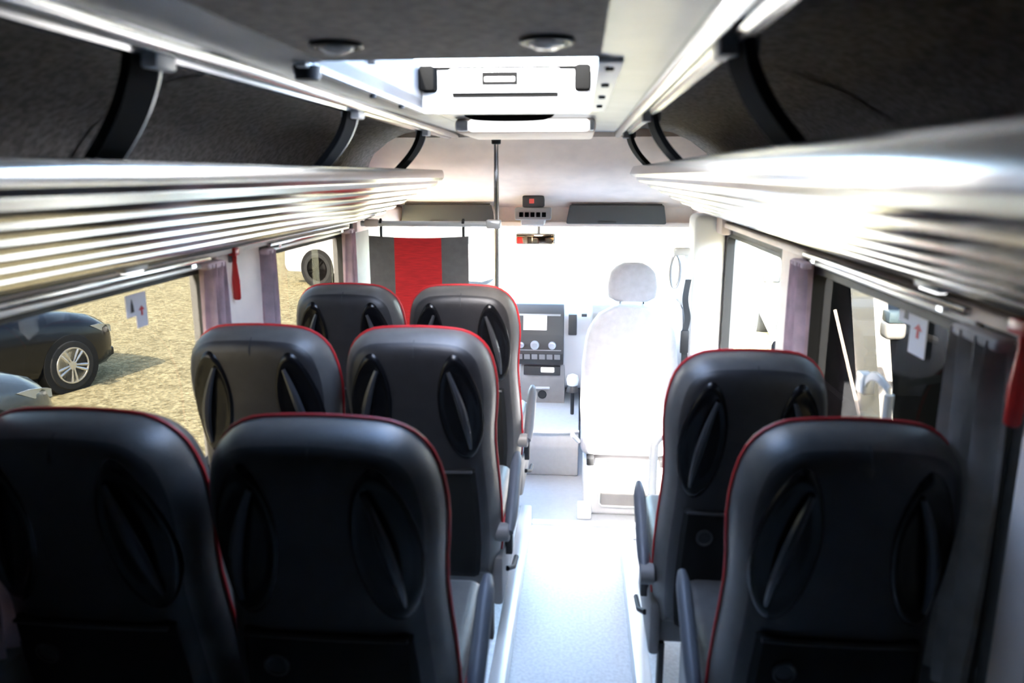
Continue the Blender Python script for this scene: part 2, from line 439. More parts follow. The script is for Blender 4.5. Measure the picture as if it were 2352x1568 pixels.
# ------------------------------------------------------------------ luggage racks
def rack(s, label):
    t = thing('luggage_rack', label, 'luggage rack', (0, 0, 0), 0, 'overhead luggage racks')
    Y0, Y1 = -1.35, 3.80
    # profile of the aluminium shell: rounded lip, smooth fascia, ribbed underside
    prof = [(0.520, 1.600), (0.500, 1.612), (0.485, 1.626), (0.472, 1.632), (0.463, 1.630), (0.4585, 1.624), (0.4555, 1.614), (0.4535, 1.602), (0.4540, 1.592), (0.464, 1.580)]
    if s > 0: prof[4:9] = [(0.469, 1.630), (0.464, 1.622), (0.459, 1.611), (0.4552, 1.600), (0.4535, 1.592)]
    n = 6
    for k in range(n):                       # ribs: step up, then a broad slat
        x1 = 0.474 + (0.79 - 0.474) * k / n; x2 = 0.474 + (0.79 - 0.474) * (k + 1) / n
        za = 1.574 - (1.574 - 1.402) * k / n; zb = 1.574 - (1.574 - 1.402) * (k + 1) / n
        dx = x2 - x1
        prof += [(x1 + 0.003, za + 0.003), (x1 + 0.012, za + 0.002), (x1 + 0.24 * dx, za - 0.012), (x1 + 0.5 * dx, (za + zb) / 2 - 0.010), (x1 + 0.80 * dx, zb - 0.001), (x1 + 0.97 * dx, zb - 0.001)]
    UP = 0.0 if s < 0 else 0.028
    prof = [(a, b + (-0.010 if s < 0 else 0.006 - UP) * max(0, (b - 1.40) / 0.23) + UP) for a, b in prof]
    low = prof + [(0.80, 1.402 + UP)]
    top = [(0.80, 1.430 + UP)] + [(a + 0.004, b + 0.028) for a, b in prof[9:][::-6]] + [(0.525, 1.578)]
    obj('ribbed_shell', extrude_poly([(s * a, b) for a, b in low + top], 'y', Y0, Y1), 'alu', t, 28)
    obj('dark_strip', extrude_poly([(s * a, b + UP) for a, b in ((0.797, 1.402), (0.81, 1.390), (0.88, 1.373), (0.948, 1.371), (0.948, 1.41), (0.81, 1.427))], 'y', Y0, Y1 - 0.01), 'alu_dark', t)
    obj('bright_strip', extrude_poly([(s * a, b + UP) for a, b in ((0.890, 1.378), (0.896, 1.367), (0.912, 1.364), (0.916, 1.370), (0.914, 1.380))], 'y', Y0, Y1 - 0.02), 'alu', t)
    obj('bin_floor', extrude_poly([(s * a, b) for a, b in ((0.50, 1.604), (0.53, 1.590), (0.60, 1.568), (0.925, 1.50), (0.925, 1.480), (0.60, 1.545), (0.52, 1.580))], 'y', Y0, Y1 - 0.005), 'felt', t)
    # top rail
    rp = [(0.372, 1.796), (0.372, 1.786), (0.378, 1.776), (0.390, 1.770), (0.400, 1.772), (0.407, 1.779), (0.412, 1.779), (0.418, 1.770), (0.430, 1.767), (0.440, 1.772), (0.445, 1.782), (0.445, 1.806), (0.42, 1.808), (0.42, 1.796)]
    obj('top_rail', extrude_poly([(s * a, b) for a, b in rp], 'y', Y0, Y1 + 0.03), 'alu', t, 40)
    ys = (-0.1, 1.13, 2.17, 3.15) if s < 0 else (-0.1, 1.09, 2.38, 3.45)
    for yb in ys:
        path = smooth_path([(s * 0.425, yb, 1.772), (s * 0.435, yb, 1.735), (s * 0.462, yb + 0.01, 1.69), (s * 0.505, yb + 0.03, 1.645), (s * 0.57, yb + 0.06, 1.59)], 6)
        b = obj('bracket', ribbon(path, (0.25 * -s, 1, 0), 0.055, (s * 0.8, 0, 0.6), 0.016), 'bracket', t)
        if s < 0:
            p2 = [p + Vector((-s * 0.012, -0.0 + 0.029, 0)) for p in path]
            obj('edge_trim', T(p2, 0.0045, 6), 'alu_white', b)
        obj('clip', B(*sorted((s * 0.398, s * 0.452)), yb - 0.01, yb + 0.05, 1.752, 1.786, bev=0.006), 'white' if s < 0 else 'base', b)
    return t
rack(-1, 'ribbed silver luggage rack above the double seats')
rack(1, 'ribbed silver luggage rack above the single seats')
# service lights under the racks
for s, yy, lb in ((-1, 1.72, 'small bright service light under the rack by the gravel-yard windows'), (1, 1.39, 'small bright service light under the rack above the single seats')):
    t = thing('service_light', lb, 'light', (s * 0.84, yy, 1.386 + (0.028 if s > 0 else 0)))
    obj('housing', B(-0.014, 0.014, -0.05, 0.05, -0.012, 0.008, bev=0.006), 'white', t)
    obj('lens', B(-0.010, 0.010, -0.035, 0.035, -0.016, -0.008, bev=0.003), 'lamp', t)

# ------------------------------------------------------------------ ceiling fittings
t = thing('roof_hatch', 'open-shaft roof hatch with white frame, latch box and clear lid', 'roof hatch', ((HX0 + HX1) / 2, HY1, CZ))
hx = (HX1 - HX0) / 2; hl = HY1 - HY0; hz = 0.128
obj('shaft_wall', B(-hx - 0.012, hx + 0.012, 0.0, 0.014, -0.004, hz), 'white', t, 0)
obj('shaft_wall', B(-hx - 0.012, hx + 0.012, -hl - 0.014, -hl, 0.0, hz), 'white', t, 0)
obj('shaft_wall', B(-hx - 0.012, -hx, -hl, 0.0, 0.0, hz), 'shaft_shade', t, 0)
obj('shaft_wall', B(hx, hx + 0.012, -hl, 0.0, 0.0, hz), 'white', t, 0)
# flange around the opening, with screws
def flange(x0, x1, y0, y1): return obj('flange', B(x0, x1, y0, y1, -0.012, -0.002, bev=0.003), 'white', t)
fl = flange(hx, hx + 0.045, -hl - 0.02, 0.03); flange(-hx - 0.02, -hx, -hl - 0.02, 0.03)
for yy in (-0.98, -0.72, -0.46, -0.2): obj('screw', lathe([(-0.018, 0.002), (-0.018, 0.008), (-0.012, 0.009)], 'z', 12, (hx + 0.022, yy, 0)), 'soft_black', fl)
for yy in (-0.95, -0.55, -0.25): obj('screw', lathe([(-0.020, 0.002), (-0.020, 0.008), (-0.010, 0.009)], 'z', 12, (-hx - 0.010, yy, 0)), 'soft_black', t)
obj('flange', B(-hx, hx, -0.004, 0.05, -0.016, -0.002, bev=0.003), 'white', t)
obj('gasket', B(-hx + 0.01, hx - 0.01, -0.010, -0.002, 0.112, 0.121, bev=0.003), 'deepblack', t)
lt = obj('latch_box', B(-0.175, 0.165, -0.018, -0.002, 0.044, 0.114, bev=0.006), 'white', t)
obj('latch_handle', B(-0.065, 0.030, -0.024, -0.016, 0.074, 0.090, bev=0.004), 'base', lt)
obj('handle_slot', B(-0.072, 0.037, -0.0215, -0.0175, 0.066, 0.103), 'deepblack', lt)
obj('latch_gap', B(-0.165, 0.160, -0.006, -0.002, 0.032, 0.043), 'deepblack', t, 0)
obj('corner_block', B(-hx + 0.002, -hx + 0.05, -0.07, -0.002, 0.045, 0.118, bev=0.01), 'deepblack', t)
obj('corner_block', B(hx - 0.05, hx - 0.002, -0.07, -0.002, 0.045, 0.118, bev=0.01), 'deepblack', t)
obj('stay', B(-hx, -hx + 0.015, -0.62, -0.60, 0.05, 0.14, bev=0.003), 'soft_black', t)
obj('latch_knob', lathe([(-0.03, 0.002), (-0.03, 0.022), (-0.006, 0.026)], 'z', 16, (-hx - 0.012, -hl + 0.02, 0)), 'soft_black', t)
bm = bmesh.new()
ring_loft(bm, [[(-hx - 0.03, -hl - 0.03, hz), (hx + 0.03, -hl - 0.03, hz), (hx + 0.03, 0.03, hz), (-hx - 0.03, 0.03, hz)], [(-hx + 0.05, -hl + 0.05, hz + 0.045), (hx - 0.05, -hl + 0.05, hz + 0.045), (hx - 0.05, -0.05, hz + 0.045), (-hx + 0.05, -0.05, hz + 0.045)]], True, False, True)
obj('clear_lid', bm, 'hatch_glass', t, 0)

for xx, yy, lb in ((-0.166, 1.235, 'round recessed ceiling spot nearer the double seats, half in shade'), (0.165, 1.22, 'round recessed ceiling spot with brighter white lens, nearer the single seats')):
    t = thing('ceiling_spot', lb, 'light', (xx, yy, CZ), 0, 'round ceiling spots')
    obj('bezel', lathe([(0.0, 0.040), (-0.004, 0.042), (-0.008, 0.040), (-0.008, 0.032), (0.0, 0.030)], 'z', 28), 'plastic_dark', t)
    obj('lens', lathe([(-0.002, 0.030), (-0.010, 0.026), (-0.015, 0.016), (-0.017, 0.004)], 'z', 24), 'lens', t)

t = thing('ceiling_unit', 'ceiling ventilation unit with lit white strip in front of the roof hatch', 'ceiling unit', (0.02, 2.9, CZ))
obj('housing', B(-0.27, 0.25, -0.012, 0.55, -0.052, 0.0, bev=0.018, seg=3), 'cream', t)
obj('lamp_strip', B(-0.215, 0.225, -0.040, -0.008, -0.048, -0.004, bev=0.012, seg=3), 'lamp', t)
obj('end_cap', B(-0.262, -0.215, -0.036, -0.008, -0.046, -0.006, bev=0.008), 'silver', t)
obj('end_cap', B(0.225, 0.245, -0.036, -0.008, -0.046, -0.006, bev=0.008), 'silver', t)
bm = lathe([(-0.016, 0.002), (-0.016, 0.13), (-0.008, 0.15), (-0.001, 0.155)], 'z', 32)
for v in bm.verts: v.co.y = v.co.y * 0.85 - 0.20; v.co.x -= 0.05
obj('dark_oval', bm, 'deepblack', t)  # flat black oval disc on the ceiling behind the housing

# ------------------------------------------------------------------ passenger seats
DS = [0.0, 0.004, 0.012, 0.024, 0.040, 0.060, 0.085, 0.12, 0.16, 0.20, 0.25, 0.30, 0.36, 0.42, 0.50, 0.58, 0.66, 0.74, 0.80, 0.835]
WT = [(0.0, 0.105), (0.004, 0.130), (0.012, 0.152), (0.024, 0.172), (0.040, 0.189), (0.060, 0.203), (0.085, 0.213), (0.12, 0.221), (0.16, 0.226), (0.20, 0.227), (0.25, 0.224), (0.30, 0.219), (0.36, 0.217), (0.42, 0.220), (0.50, 0.226), (0.58, 0.230), (0.66, 0.231), (0.74, 0.230), (0.80, 0.222), (0.835, 0.21)]
STOP = 1.158 - PZ            # height of the seat top above its platform
def outline():
    R = [(interp(WT, d), -d) for d in DS]
    pts = [(-x, z) for x, z in R[::-1]]                      # up the -x side
    pts += [(-0.07, 0.0025), (-0.035, 0.004), (0, 0.0045), (0.035, 0.004), (0.07, 0.0025)]
    pts += R                                                 # down the +x side
    pts += [(0.14, -0.845), (0.05, -0.848), (-0.05, -0.848), (-0.14, -0.845)]
    return pts
OUT = outline()
def inset(pts, k):
    n = len(pts); q = []
    for i in range(n):
        a = Vector(pts[i - 1]); b = Vector(pts[(i + 1) % n]); t = (b - a).normalized()
        nrm = Vector((t.y, -t.x))
        q.append(Vector(pts[i]) + nrm * k)
    return q
LEAN = math.tan(math.radians(10.5))
def place(x, y, zr):                                          # back space -> seat space
    return Vector((x, y + (-zr) * LEAN - 0.10 * max(0.0, 0.12 + zr) ** 1.3, STOP + zr))
SIDE = [(0.0, 0.02), (0.002, -0.005), (0.008, -0.030), (0.017, -0.050), (0.029, -0.067), (0.044, -0.080), (0.062, -0.088), (0.085, -0.092), (0.11, -0.094)]
def surf(x, zr):
    e = min(interp(WT, -zr) - abs(x), (-zr) * 1.2 + 0.0)
    return interp(SIDE, max(0.0, e))

def make_seat():
    t = thing('passenger_seat', 'seat', 'seat', (0, 0, PZ), 0, 'black leather coach seats with red piping')
    bm = bmesh.new()
    prof = [(0.075, 0.085), (0.045, 0.090), (0.020, 0.080), (0.004, 0.050)] + SIDE[:]
    rings = [[place(p.x, y, p.y) for p in inset(OUT, k)] for k, y in prof]
    ring_loft(bm, rings, True, True, False)
    bk = obj('backrest', bm, 'leather_side', t, 50)
    bm = bmesh.new()
    rings = [[place(p.x, y, p.y) for p in inset(OUT, k)] for k, y in ((0.026, -0.060), (0.029, -0.0678), (0.044, -0.0807), (0.062, -0.0885), (0.085, -0.0925), (0.11, -0.0945))]
    ring_loft(bm, rings, True, False, True)
    obj('back_panel', bm, 'leather', t, 50)
    pp = [place(p.x, 0.024, p.y) for p in inset(OUT, -0.002)]
    obj('piping', T(pp, 0.0042, 6, True), 'red', bk)
    obj('top_seam', T([place(0.004, surf(0, zr) - 0.0005, zr) for zr in (-0.008, -0.02, -0.035, -0.05, -0.065)], 0.0016, 5), 'soft_black', bk)
    # oval handle recesses, one each side
    for s in (-1, 1):
        bm = bmesh.new(); rings = []
        th = math.radians(5)
        for r, h in ((1.06, -0.004), (1.0, 0.005), (0.94, 0.008), (0.87, 0.007), (0.80, 0.0035), (0.66, 0.003), (0.52, 0.003), (0.38, 0.003), (0.2, 0.003)):
            q = []
            for k in range(40):
                a = 2 * PI * k / 40
                u, v = 0.062 * r * math.cos(a), 0.158 * r * math.sin(a)
                if v > 0: u *= 1 - 0.18 * (v / 0.158) ** 2
                x = s * (0.132 + u - v * math.tan(th)); zr = -0.222 + v
                q.append(place(x, surf(x, zr) - h, zr))
            rings.append(q)
        ring_loft(bm, rings, True, False, True)
        rc = obj('handle_recess', bm, 'gloss_black', t, 60)
        hp = []
        for k in range(13):
            v = 0.118 - 0.245 * k / 12
            u = 0.012 - 0.004 - 0.030 * (v / 0.13) + 0.012 * (1 - (v / 0.13) ** 2) - 0.012
            x = s * (0.132 + u); zr = -0.222 + v
            hp.append(place(x, surf(x, zr) - 0.004 - 0.018 * (1 - (v / 0.135) ** 2), zr))
        obj('grab_handle', T(hp, [0.006 + 0.007 * math.sin(PI * k / 12) for k in range(13)], 8), 'handle', rc)
    # pocket on the lower back
    bm = bmesh.new(); rings = []
    zs = [-0.415, -0.43, -0.50, -0.60, -0.70, -0.79, -0.815]
    def w_(zr): return interp(WT, -zr) - 0.052
    for zr in zs:
        W = w_(zr); dep = 0.104 if -0.80 < zr < -0.42 else 0.090
        rings.append([place(W * f, -dep + 0.012 * (abs(f) == 1), zr) for f in (-1, -0.92, -0.5, 0, 0.5, 0.92, 1)])
    ring_loft(bm, rings, False)
    pk = obj('seat_pocket', bm, 'pocket', t)
    obj('pocket_hem', T([place(w_(-0.425) * f, -0.104, -0.425 - 0.004 * (1 - f * f)) for f in (-0.95, -0.5, 0, 0.5, 0.95)], 0.005, 6), 'leather', pk)
    bm = lathe([(0, 0.024), (-0.006, 0.026), (-0.008, 0.022), (-0.004, 0.018), (-0.003, 0.002)], 'y', 20)
    for v in bm.verts: v.co = place(v.co.x - 0.105, v.co.y - 0.104, v.co.z - 0.50)
    obj('pocket_ring', bm, 'soft_black', pk)
    # seat cushion
    bm = bmesh.new(); box(bm, -0.228, 0.228, 0.16, 0.60, 0.285, 0.405, bev=0.035, seg=4)
    for v in bm.verts:
        if v.co.z > 0.34: v.co.z += 0.02 * math.cos(v.co.x / 0.232 * 1.2) + (v.co.y - 0.16) * 0.06
    cu = obj('seat_cushion', bm, 'leather_side', t)
    cp = [(-0.228, 0.18), (-0.235, 0.38), (-0.228, 0.57), (-0.20, 0.598), (0, 0.604), (0.20, 0.598), (0.228, 0.57), (0.235, 0.38), (0.228, 0.18)]
    obj('cushion_piping', T(smooth_path([(x, y, 0.372 + (y - 0.16) * 0.06) for x, y in cp], 4), 0.004, 6), 'red', cu)
    # frame and legs
    obj('base_frame', B(-0.215, 0.215, 0.13, 0.52, 0.165, 0.285, bev=0.012), 'base', t)
    obj('leg', B(-0.205, -0.185, 0.12, 0.16, 0.0, 0.17, bev=0.004), 'soft_black', t)
    obj('leg', B(0.185, 0.205, 0.12, 0.16, 0.0, 0.17, bev=0.004), 'soft_black', t)
    obj('leg', B(-0.205, -0.185, 0.46, 0.50, 0.0, 0.17, bev=0.004), 'soft_black', t)
    obj('leg', B(0.185, 0.205, 0.46, 0.50, 0.0, 0.17, bev=0.004), 'soft_black', t)
    return t

def add_armrest(t, s):
    bm = bmesh.new()
    P0, P1 = Vector((s * 0.262, 0.10, 0.40)), Vector((s * 0.262, 0.40, 0.555))
    path = smooth_path([P0, P0.lerp(P1, 0.35), P0.lerp(P1, 0.75) + Vector((0, 0, 0.004)), P1], 4)
    rings = []
    d = (P1 - P0).normalized(); up = Vector((1, 0, 0)).cross(d)
    n = len(path)
    for i, p in enumerate(path):
        f = min(1.0, 0.55 + 0.45 * math.sin(min(1, i / 3, (n - 1 - i) / 3) * PI / 2))
        rings.append([p + Vector((1, 0, 0)) * 0.021 * f * math.cos(a) * (1 if abs(math.cos(a)) < .99 else 1) + up * 0.024 * f * math.sin(a) for a in [2 * PI * k / 12 for k in range(12)]])
    ring_loft(bm, rings, True, True, True)
    a = obj('armrest', bm, 'arm', t, 60)
    obj('arm_pivot', lathe([(-0.03, 0.002), (-0.03, 0.03), (0.012, 0.03), (0.016, 0.024), (0.016, 0.002)], 'x', 18, (s * 0.245, 0.115, 0.395)), 'base', t)
    b = obj('belt_buckle', B(*sorted((s * 0.236, s * 0.262)), 0.20, 0.225, 0.27, 0.40, bev=0.005), 'soft_black', t)
    obj('release_button', B(*sorted((s * 0.239, s * 0.259)), 0.196, 0.222, 0.385, 0.408, bev=0.003), 'red', b)
    o = obj('side_panel', B(*sorted((s * 0.205, s * 0.24)), 0.10, 0.50, 0.14, 0.31, bev=0.012), 'base', t)
    obj('recline_lever', T([(s * 0.245, 0.20, 0.22), (s * 0.262, 0.24, 0.205), (s * 0.265, 0.32, 0.20)], 0.009, 8), 'soft_black', o)

proto = make_seat()
SEATS = [
    (-0.722, 3.00, 0, 'black leather coach seat by the window directly behind the red-striped partition'),
    (-0.248, 3.01, 1, 'black leather coach seat on the aisle directly behind the red-striped partition'),
    (-0.722, 2.13, 0, 'black leather coach seat by the window in the middle double row'),
    (-0.248, 2.14, 1, 'black leather coach seat with aisle armrest in the middle double row'),
    (-0.728, 1.295, 0, 'black leather coach seat by the window in the dark rear row, outer edge cut off'),
    (-0.252, 1.295, 1, 'black leather coach seat on the aisle in the rear double row, deep in shade'),
    (0.658, 1.915, -1, 'single black leather coach seat behind the driver beside the pillar curtain'),
    (0.724, 1.36, -1, 'single black leather coach seat in the darkest corner beside the red hammer'),
]
for i, (x, y, arm, lb) in enumerate(SEATS):
    o = proto if i == 0 else copy_tree(proto)
    o.location = (x, y, PZ); o['label'] = lb
    if arm < 0: o.scale = (0.9, 1, 1)
    if i == 0: first = o
for o in [o for o in COL.objects if o.get('category') == 'seat' and o.parent is None]:
    for (x, y, arm, lb) in SEATS:
        if o['label'] == lb and arm: add_armrest(o, arm)

# ------------------------------------------------------------------ driver seat
t = thing('driver_seat', 'pale grey covered driver seat with separate headrest, sunlit low on its back', 'seat', (0.50, 4.02, -0.24))
def soft_slab(bm, cx, z0, z1, wt, y0, y1, r=0.05, n=10):
    """rounded slab: width table wt over height, y0 back, y1 front"""
    rings = []
    for k in range(n + 1):
        z = z0 + (z1 - z0) * k / n
        f = min(1.0, 0.72 + 0.28 * math.sqrt(max(0, 1 - (1 - min(k, n - k) / 1.6) ** 2)) if min(k, n - k) < 1.6 else 1)
        w = interp(wt, k / n) * f
        ring = []
        hy = (y1 - y0) / 2 * (0.75 + 0.25 * f); cy = (y0 + y1) / 2 + (z1 - z) * 0.10
        for j in range(28):
            a = 2 * PI * j / 28; ca, sa = math.cos(a), math.sin(a)
            ring.append((cx + w * math.copysign(abs(ca) ** 0.5, ca), cy + hy * math.copysign(abs(sa) ** 0.6, sa), z))
        rings.append(ring)
    ring_loft(bm, rings, True, True, True)
    return bm
obj('backrest', soft_slab(bmesh.new(), 0, 0.34, 1.16, [(0, 0.245), (0.3, 0.262), (0.6, 0.258), (0.82, 0.235), (0.93, 0.19), (1, 0.13)], -0.07, 0.07, n=18), 'driver', t, 60)
hr = obj('headrest', soft_slab(bmesh.new(), 0, 1.185, 1.385, [(0, 0.122), (0.4, 0.132), (0.75, 0.118), (1, 0.075)], -0.05, 0.06, n=12), 'driver', t, 60)
for sx in (-0.06, 0.06): obj('headrest_post', T([(sx, 0.03, 1.12), (sx, 0.03, 1.22)], 0.007), 'chrome', hr)
obj('seat_cushion', B(-0.255, 0.255, 0.02, 0.52, 0.30, 0.43, bev=0.045, seg=4), 'driver', t)
obj('slide_rail', B(-0.22, -0.18, -0.02, 0.48, 0.265, 0.305, bev=0.004), 'soft_black', t)
obj('slide_rail', B(0.18, 0.22, -0.02, 0.48, 0.265, 0.305, bev=0.004), 'soft_black', t)
sb = obj('seat_box', B(-0.24, 0.27, -0.08, 0.44, 0.0, 0.262, bev=0.02, seg=3), 'plastic_light', t)
obj('box_panel', B(-0.14, 0.20, -0.090, -0.078, 0.055, 0.215, bev=0.005), 'plastic_grey', sb)
obj('panel_frame', T([(-0.15, -0.088, 0.215), (-0.15, -0.088, 0.075), (-0.135, -0.088, 0.058), (0.20, -0.088, 0.058)], 0.007), 'alu_white', sb)
obj('floor_bracket', B(-0.27, -0.19, -0.15, -0.07, 0.0, 0.08, bev=0.01), 'alu_white', t)
obj('recline_lever', T([(-0.265, 0.10, 0.36), (-0.30, 0.06, 0.41), (-0.30, -0.02, 0.44)], 0.014), 'white', t)
for sx in (-0.13, -0.05, 0.06, 0.12): obj('seat_spring', T([(sx, -0.05, 0.28), (sx + 0.03, -0.05, 0.30)], 0.008, 6), 'chrome', t)

# guard rail behind the driver
t = thing('guard_rail', 'white tubular guard rail standing behind the driver seat', 'rail', (0.56, 3.20, 0.0))
obj('tube', T(smooth_path([(0.0, 0.0, 0.0), (0.0, 0.0, 0.40), (0.008, 0, 0.46), (0.045, 0, 0.495), (0.12, 0, 0.50), (0.32, 0, 0.50)], 6), 0.019, 12), 'alu_white', t)
obj('foot_flange', lathe([(0.0, 0.03), (0.010, 0.03), (0.014, 0.02)], 'z', 18), 'alu_white', t)
obj('tube', T([(0.32, 0, 0.50), (0.33, 0, 0.40), (0.33, 0, 0.0)], 0.019, 12), 'alu_white', t)

# ------------------------------------------------------------------ stanchion and partition
t = thing('stanchion', 'thin metal pole from ceiling to step with a crossbar towards the entry side', 'pole', (-0.19, 3.76, -0.24))
obj('pole', T([(0, 0, 0), (0, 0, 2.02)], 0.013, 12), 'chrome', t)
obj('pole_collar', lathe([(1.98, 0.014), (1.982, 0.022), (2.02, 0.024)], 'z', 16), 'soft_black', t)
obj('crossbar', T([(-0.68, 0, 1.60), (0, 0, 1.60)], 0.014, 12), 'alu_white', t)
obj('joint', B(-0.05, 0.022, -0.02, 0.02, 1.578, 1.622, bev=0.008), 'alu_white', t)
obj('wall_bracket', B(-0.66, -0.59, -0.02, 0.02, 1.585, 1.622, bev=0.008), 'cream', t)
t = thing('fabric_screen', 'grey fabric partition with wide red centre stripe hanging from the crossbar', 'partition', (-0.58, 3.76, 0.10))
def drape(x0, x1, ph):
    bm = bmesh.new(); nx, nz = 8, 16; rows = []
    for k in range(nz + 1):
        z = 1.20 * k / nz; row = []
        for i in range(nx + 1):
            x = x0 + (x1 - x0) * i / nx
            sag = -0.010 * math.sin(PI * (x + 0.25) / 0.5) * (k / nz) ** 6
            row.append((x, -0.012 + 0.004 * math.sin(9 * x + ph) * math.sin(2.2 * z), z + sag))
        rows.append(row)
    rows2 = [[(a, b + 0.016, c) for a, b, c in r] for r in rows]
    ring_loft(bm, rows, False); ring_loft(bm, rows2, False)
    def edge(f):
        ring_loft(bm, [[f(r) for r in rows], [f(r) for r in rows2]], False)
    edge(lambda r: r[0]); edge(lambda r: r[-1])
    ring_loft(bm, [rows[-1], rows2[-1]], False); ring_loft(bm, [rows[0], rows2[0]], False)
    bmesh.ops.remove_doubles(bm, verts=bm.verts, dist=1e-5)
    return bm
obj('side_stripe', drape(-0.25, -0.122, 0), 'greycloth', t); obj('centre_stripe', drape(-0.122, 0.115, 0), 'redcloth', t); obj('side_stripe', drape(0.115, 0.25, 0), 'greycloth', t)
for xx in (-0.19, 0.225):
    obj('hanger', T([(xx, 0, 1.19), (xx, 0.0, 1.235), (xx, 0.016, 1.265), (xx, 0, 1.280), (xx, -0.016, 1.265)], 0.007, 8), 'soft_black', t)

# ------------------------------------------------------------------ cab: dash, console, visors, mirror
t = thing('dashboard', 'grey cab dashboard with dark centre stack, pale radio screen and round controls', 'dashboard', (0, 4.95, -0.24))
dp = [(0.62, 0.40), (0.10, 0.40), (0.02, 0.46), (-0.02, 0.56), (-0.02, 0.78), (0.00, 0.90), (0.05, 0.965), (0.20, 0.985), (0.62, 0.97)]
obj('dash_body', extrude_poly([(p[0] + 0.04, p[1]) for p in dp], 'x', -0.90, 0.90), 'plastic_light', t, 50)
cs = obj('centre_stack', extrude_poly([(-0.02, 0.60), (-0.045, 0.68), (-0.02, 0.80), (0.02, 0.94), (0.06, 0.995), (0.12, 1.0), (0.12, 0.60)], 'x', -0.215, 0.125, bev=0.006), 'plastic_dark', t, 40)
obj('upper_panel', extrude_poly([(-0.016, 0.79), (0.018, 0.935), (0.03, 0.95), (0.05, 0.80)], 'x', -0.19, 0.105, bev=0.003), 'plastic_grey', cs, 40)
def on_stack(x0, x1, z0, z1, h, mat, name, par=cs):
    def yy(z): return interp([(0.60, -0.02), (0.68, -0.045), (0.80, -0.02), (0.94, 0.02), (0.995, 0.06)], z) - h
    bm = bmesh.new()
    ring_loft(bm, [[(x0, yy(z0), z0), (x1, yy(z0), z0), (x1, yy(z1), z1), (x0, yy(z1), z1)], [(x0, yy(z0) + 0.03, z0), (x1, yy(z0) + 0.03, z0), (x1, yy(z1) + 0.03, z1), (x0, yy(z1) + 0.03, z1)]], True, True, True)
    return obj(name, bm, mat, par, 0)
on_stack(-0.142, 0.012, 0.835, 0.925, 0.012, 'screen', 'radio_screen')
for xx, r in ((-0.155, 0.020), (-0.065, 0.030), (0.050, 0.026)):
    k = obj('knob', lathe([(0.0, r), (-0.022, r * 0.92), (-0.024, r * 0.6), (-0.018, r * 0.55), (-0.018, 0.002)], 'y', 20, (xx, -0.028, 0.735)), 'silver', cs)
for i in range(6): on_stack(-0.185 + i * 0.05, -0.147 + i * 0.05, 0.640, 0.675, 0.006, 'plastic_grey', 'button')
on_stack(-0.20, 0.11, 0.700, 0.706, 0.003, 'plastic_grey', 'divider')
lc = obj('lower_console', extrude_poly([(0.02, 0.60), (0.0, 0.50), (0.03, 0.30), (0.10, 0.28), (0.24, 0.30), (0.24, 0.60)], 'x', -0.16, 0.135, bev=0.008), 'plastic_grey', t, 40)
obj('tray', B(-0.14, 0.105, -0.012, 0.02, 0.525, 0.585, bev=0.004), 'plastic_dark', lc)
obj('ticket_display', B(-0.025, 0.065, -0.018, 0.0, 0.545, 0.580, bev=0.006), 'screen', lc)
obj('ashtray_lip', B(-0.075, 0.035, -0.008, 0.02, 0.425, 0.440, bev=0.004), 'plastic_light', lc)
bm = lathe([(-0.010, 0.030), (-0.014, 0.026), (-0.006, 0.020), (-0.006, 0.002)], 'y', 18, (-0.015, 0.018, 0.385)); obj('socket', bm, 'soft_black', lc)
obj('air_vent', B(0.155, 0.21, -0.006, 0.04, 0.80, 0.94, bev=0.006), 'plastic_dark', t)
obj('air_vent', B(-0.30, -0.245, -0.006, 0.04, 0.80, 0.94, bev=0.006), 'plastic_dark', t)
obj('instrument_hood', extrude_poly([(-0.03, 0.86), (-0.04, 0.95), (0.0, 1.01), (0.12, 1.02), (0.12, 0.86)], 'x', 0.30, 0.68, bev=0.015), 'plastic_grey', t, 50)
obj('light_switch', B(0.240, 0.275, -0.004, 0.03, 0.925, 0.945, bev=0.003), 'plastic_dark', t)
t = thing('gear_lever', 'pale gear lever knob with dark boot beside the driver seat', 'gear lever', (0.19, 4.72, 0.06))
obj('stalk', T([(0, 0.06, 0.0), (0, 0.0, 0.22)], 0.012), 'soft_black', t)
obj('boot', lathe([(0.18, 0.040), (0.20, 0.036), (0.225, 0.024), (0.23, 0.004)], 'z', 16), 'plastic_dark', t)
obj('knob', lathe([(0.215, 0.018), (0.225, 0.034), (0.26, 0.040), (0.285, 0.032), (0.295, 0.010)], 'z', 18), 'white', t)
t = thing('steering_wheel', 'dark steering wheel hidden in front of the driver seat', 'steering wheel', (0.50, 4.66, 0.50))
def swp(a, r=0.19): return Vector((r * math.cos(a), 0.06 * math.sin(a) * 1.4, r * math.sin(a) * 0.9))
obj('rim', T([swp(2 * PI * k / 36) for k in range(36)], 0.014, 8, True), 'soft_black', t)
obj('hub', lathe([(0.03, 0.05), (-0.01, 0.06), (-0.025, 0.045), (-0.03, 0.004)], 'y', 20), 'plastic_dark', t)
for a in (0.15, PI - 0.15, -PI / 2): obj('spoke', T([swp(a, 0.02), swp(a, 0.185)], 0.012, 6), 'plastic_dark', t)
obj('column', T([(0, 0.02, 0), (0, 0.30, -0.10)], 0.035, 12), 'plastic_dark', t)

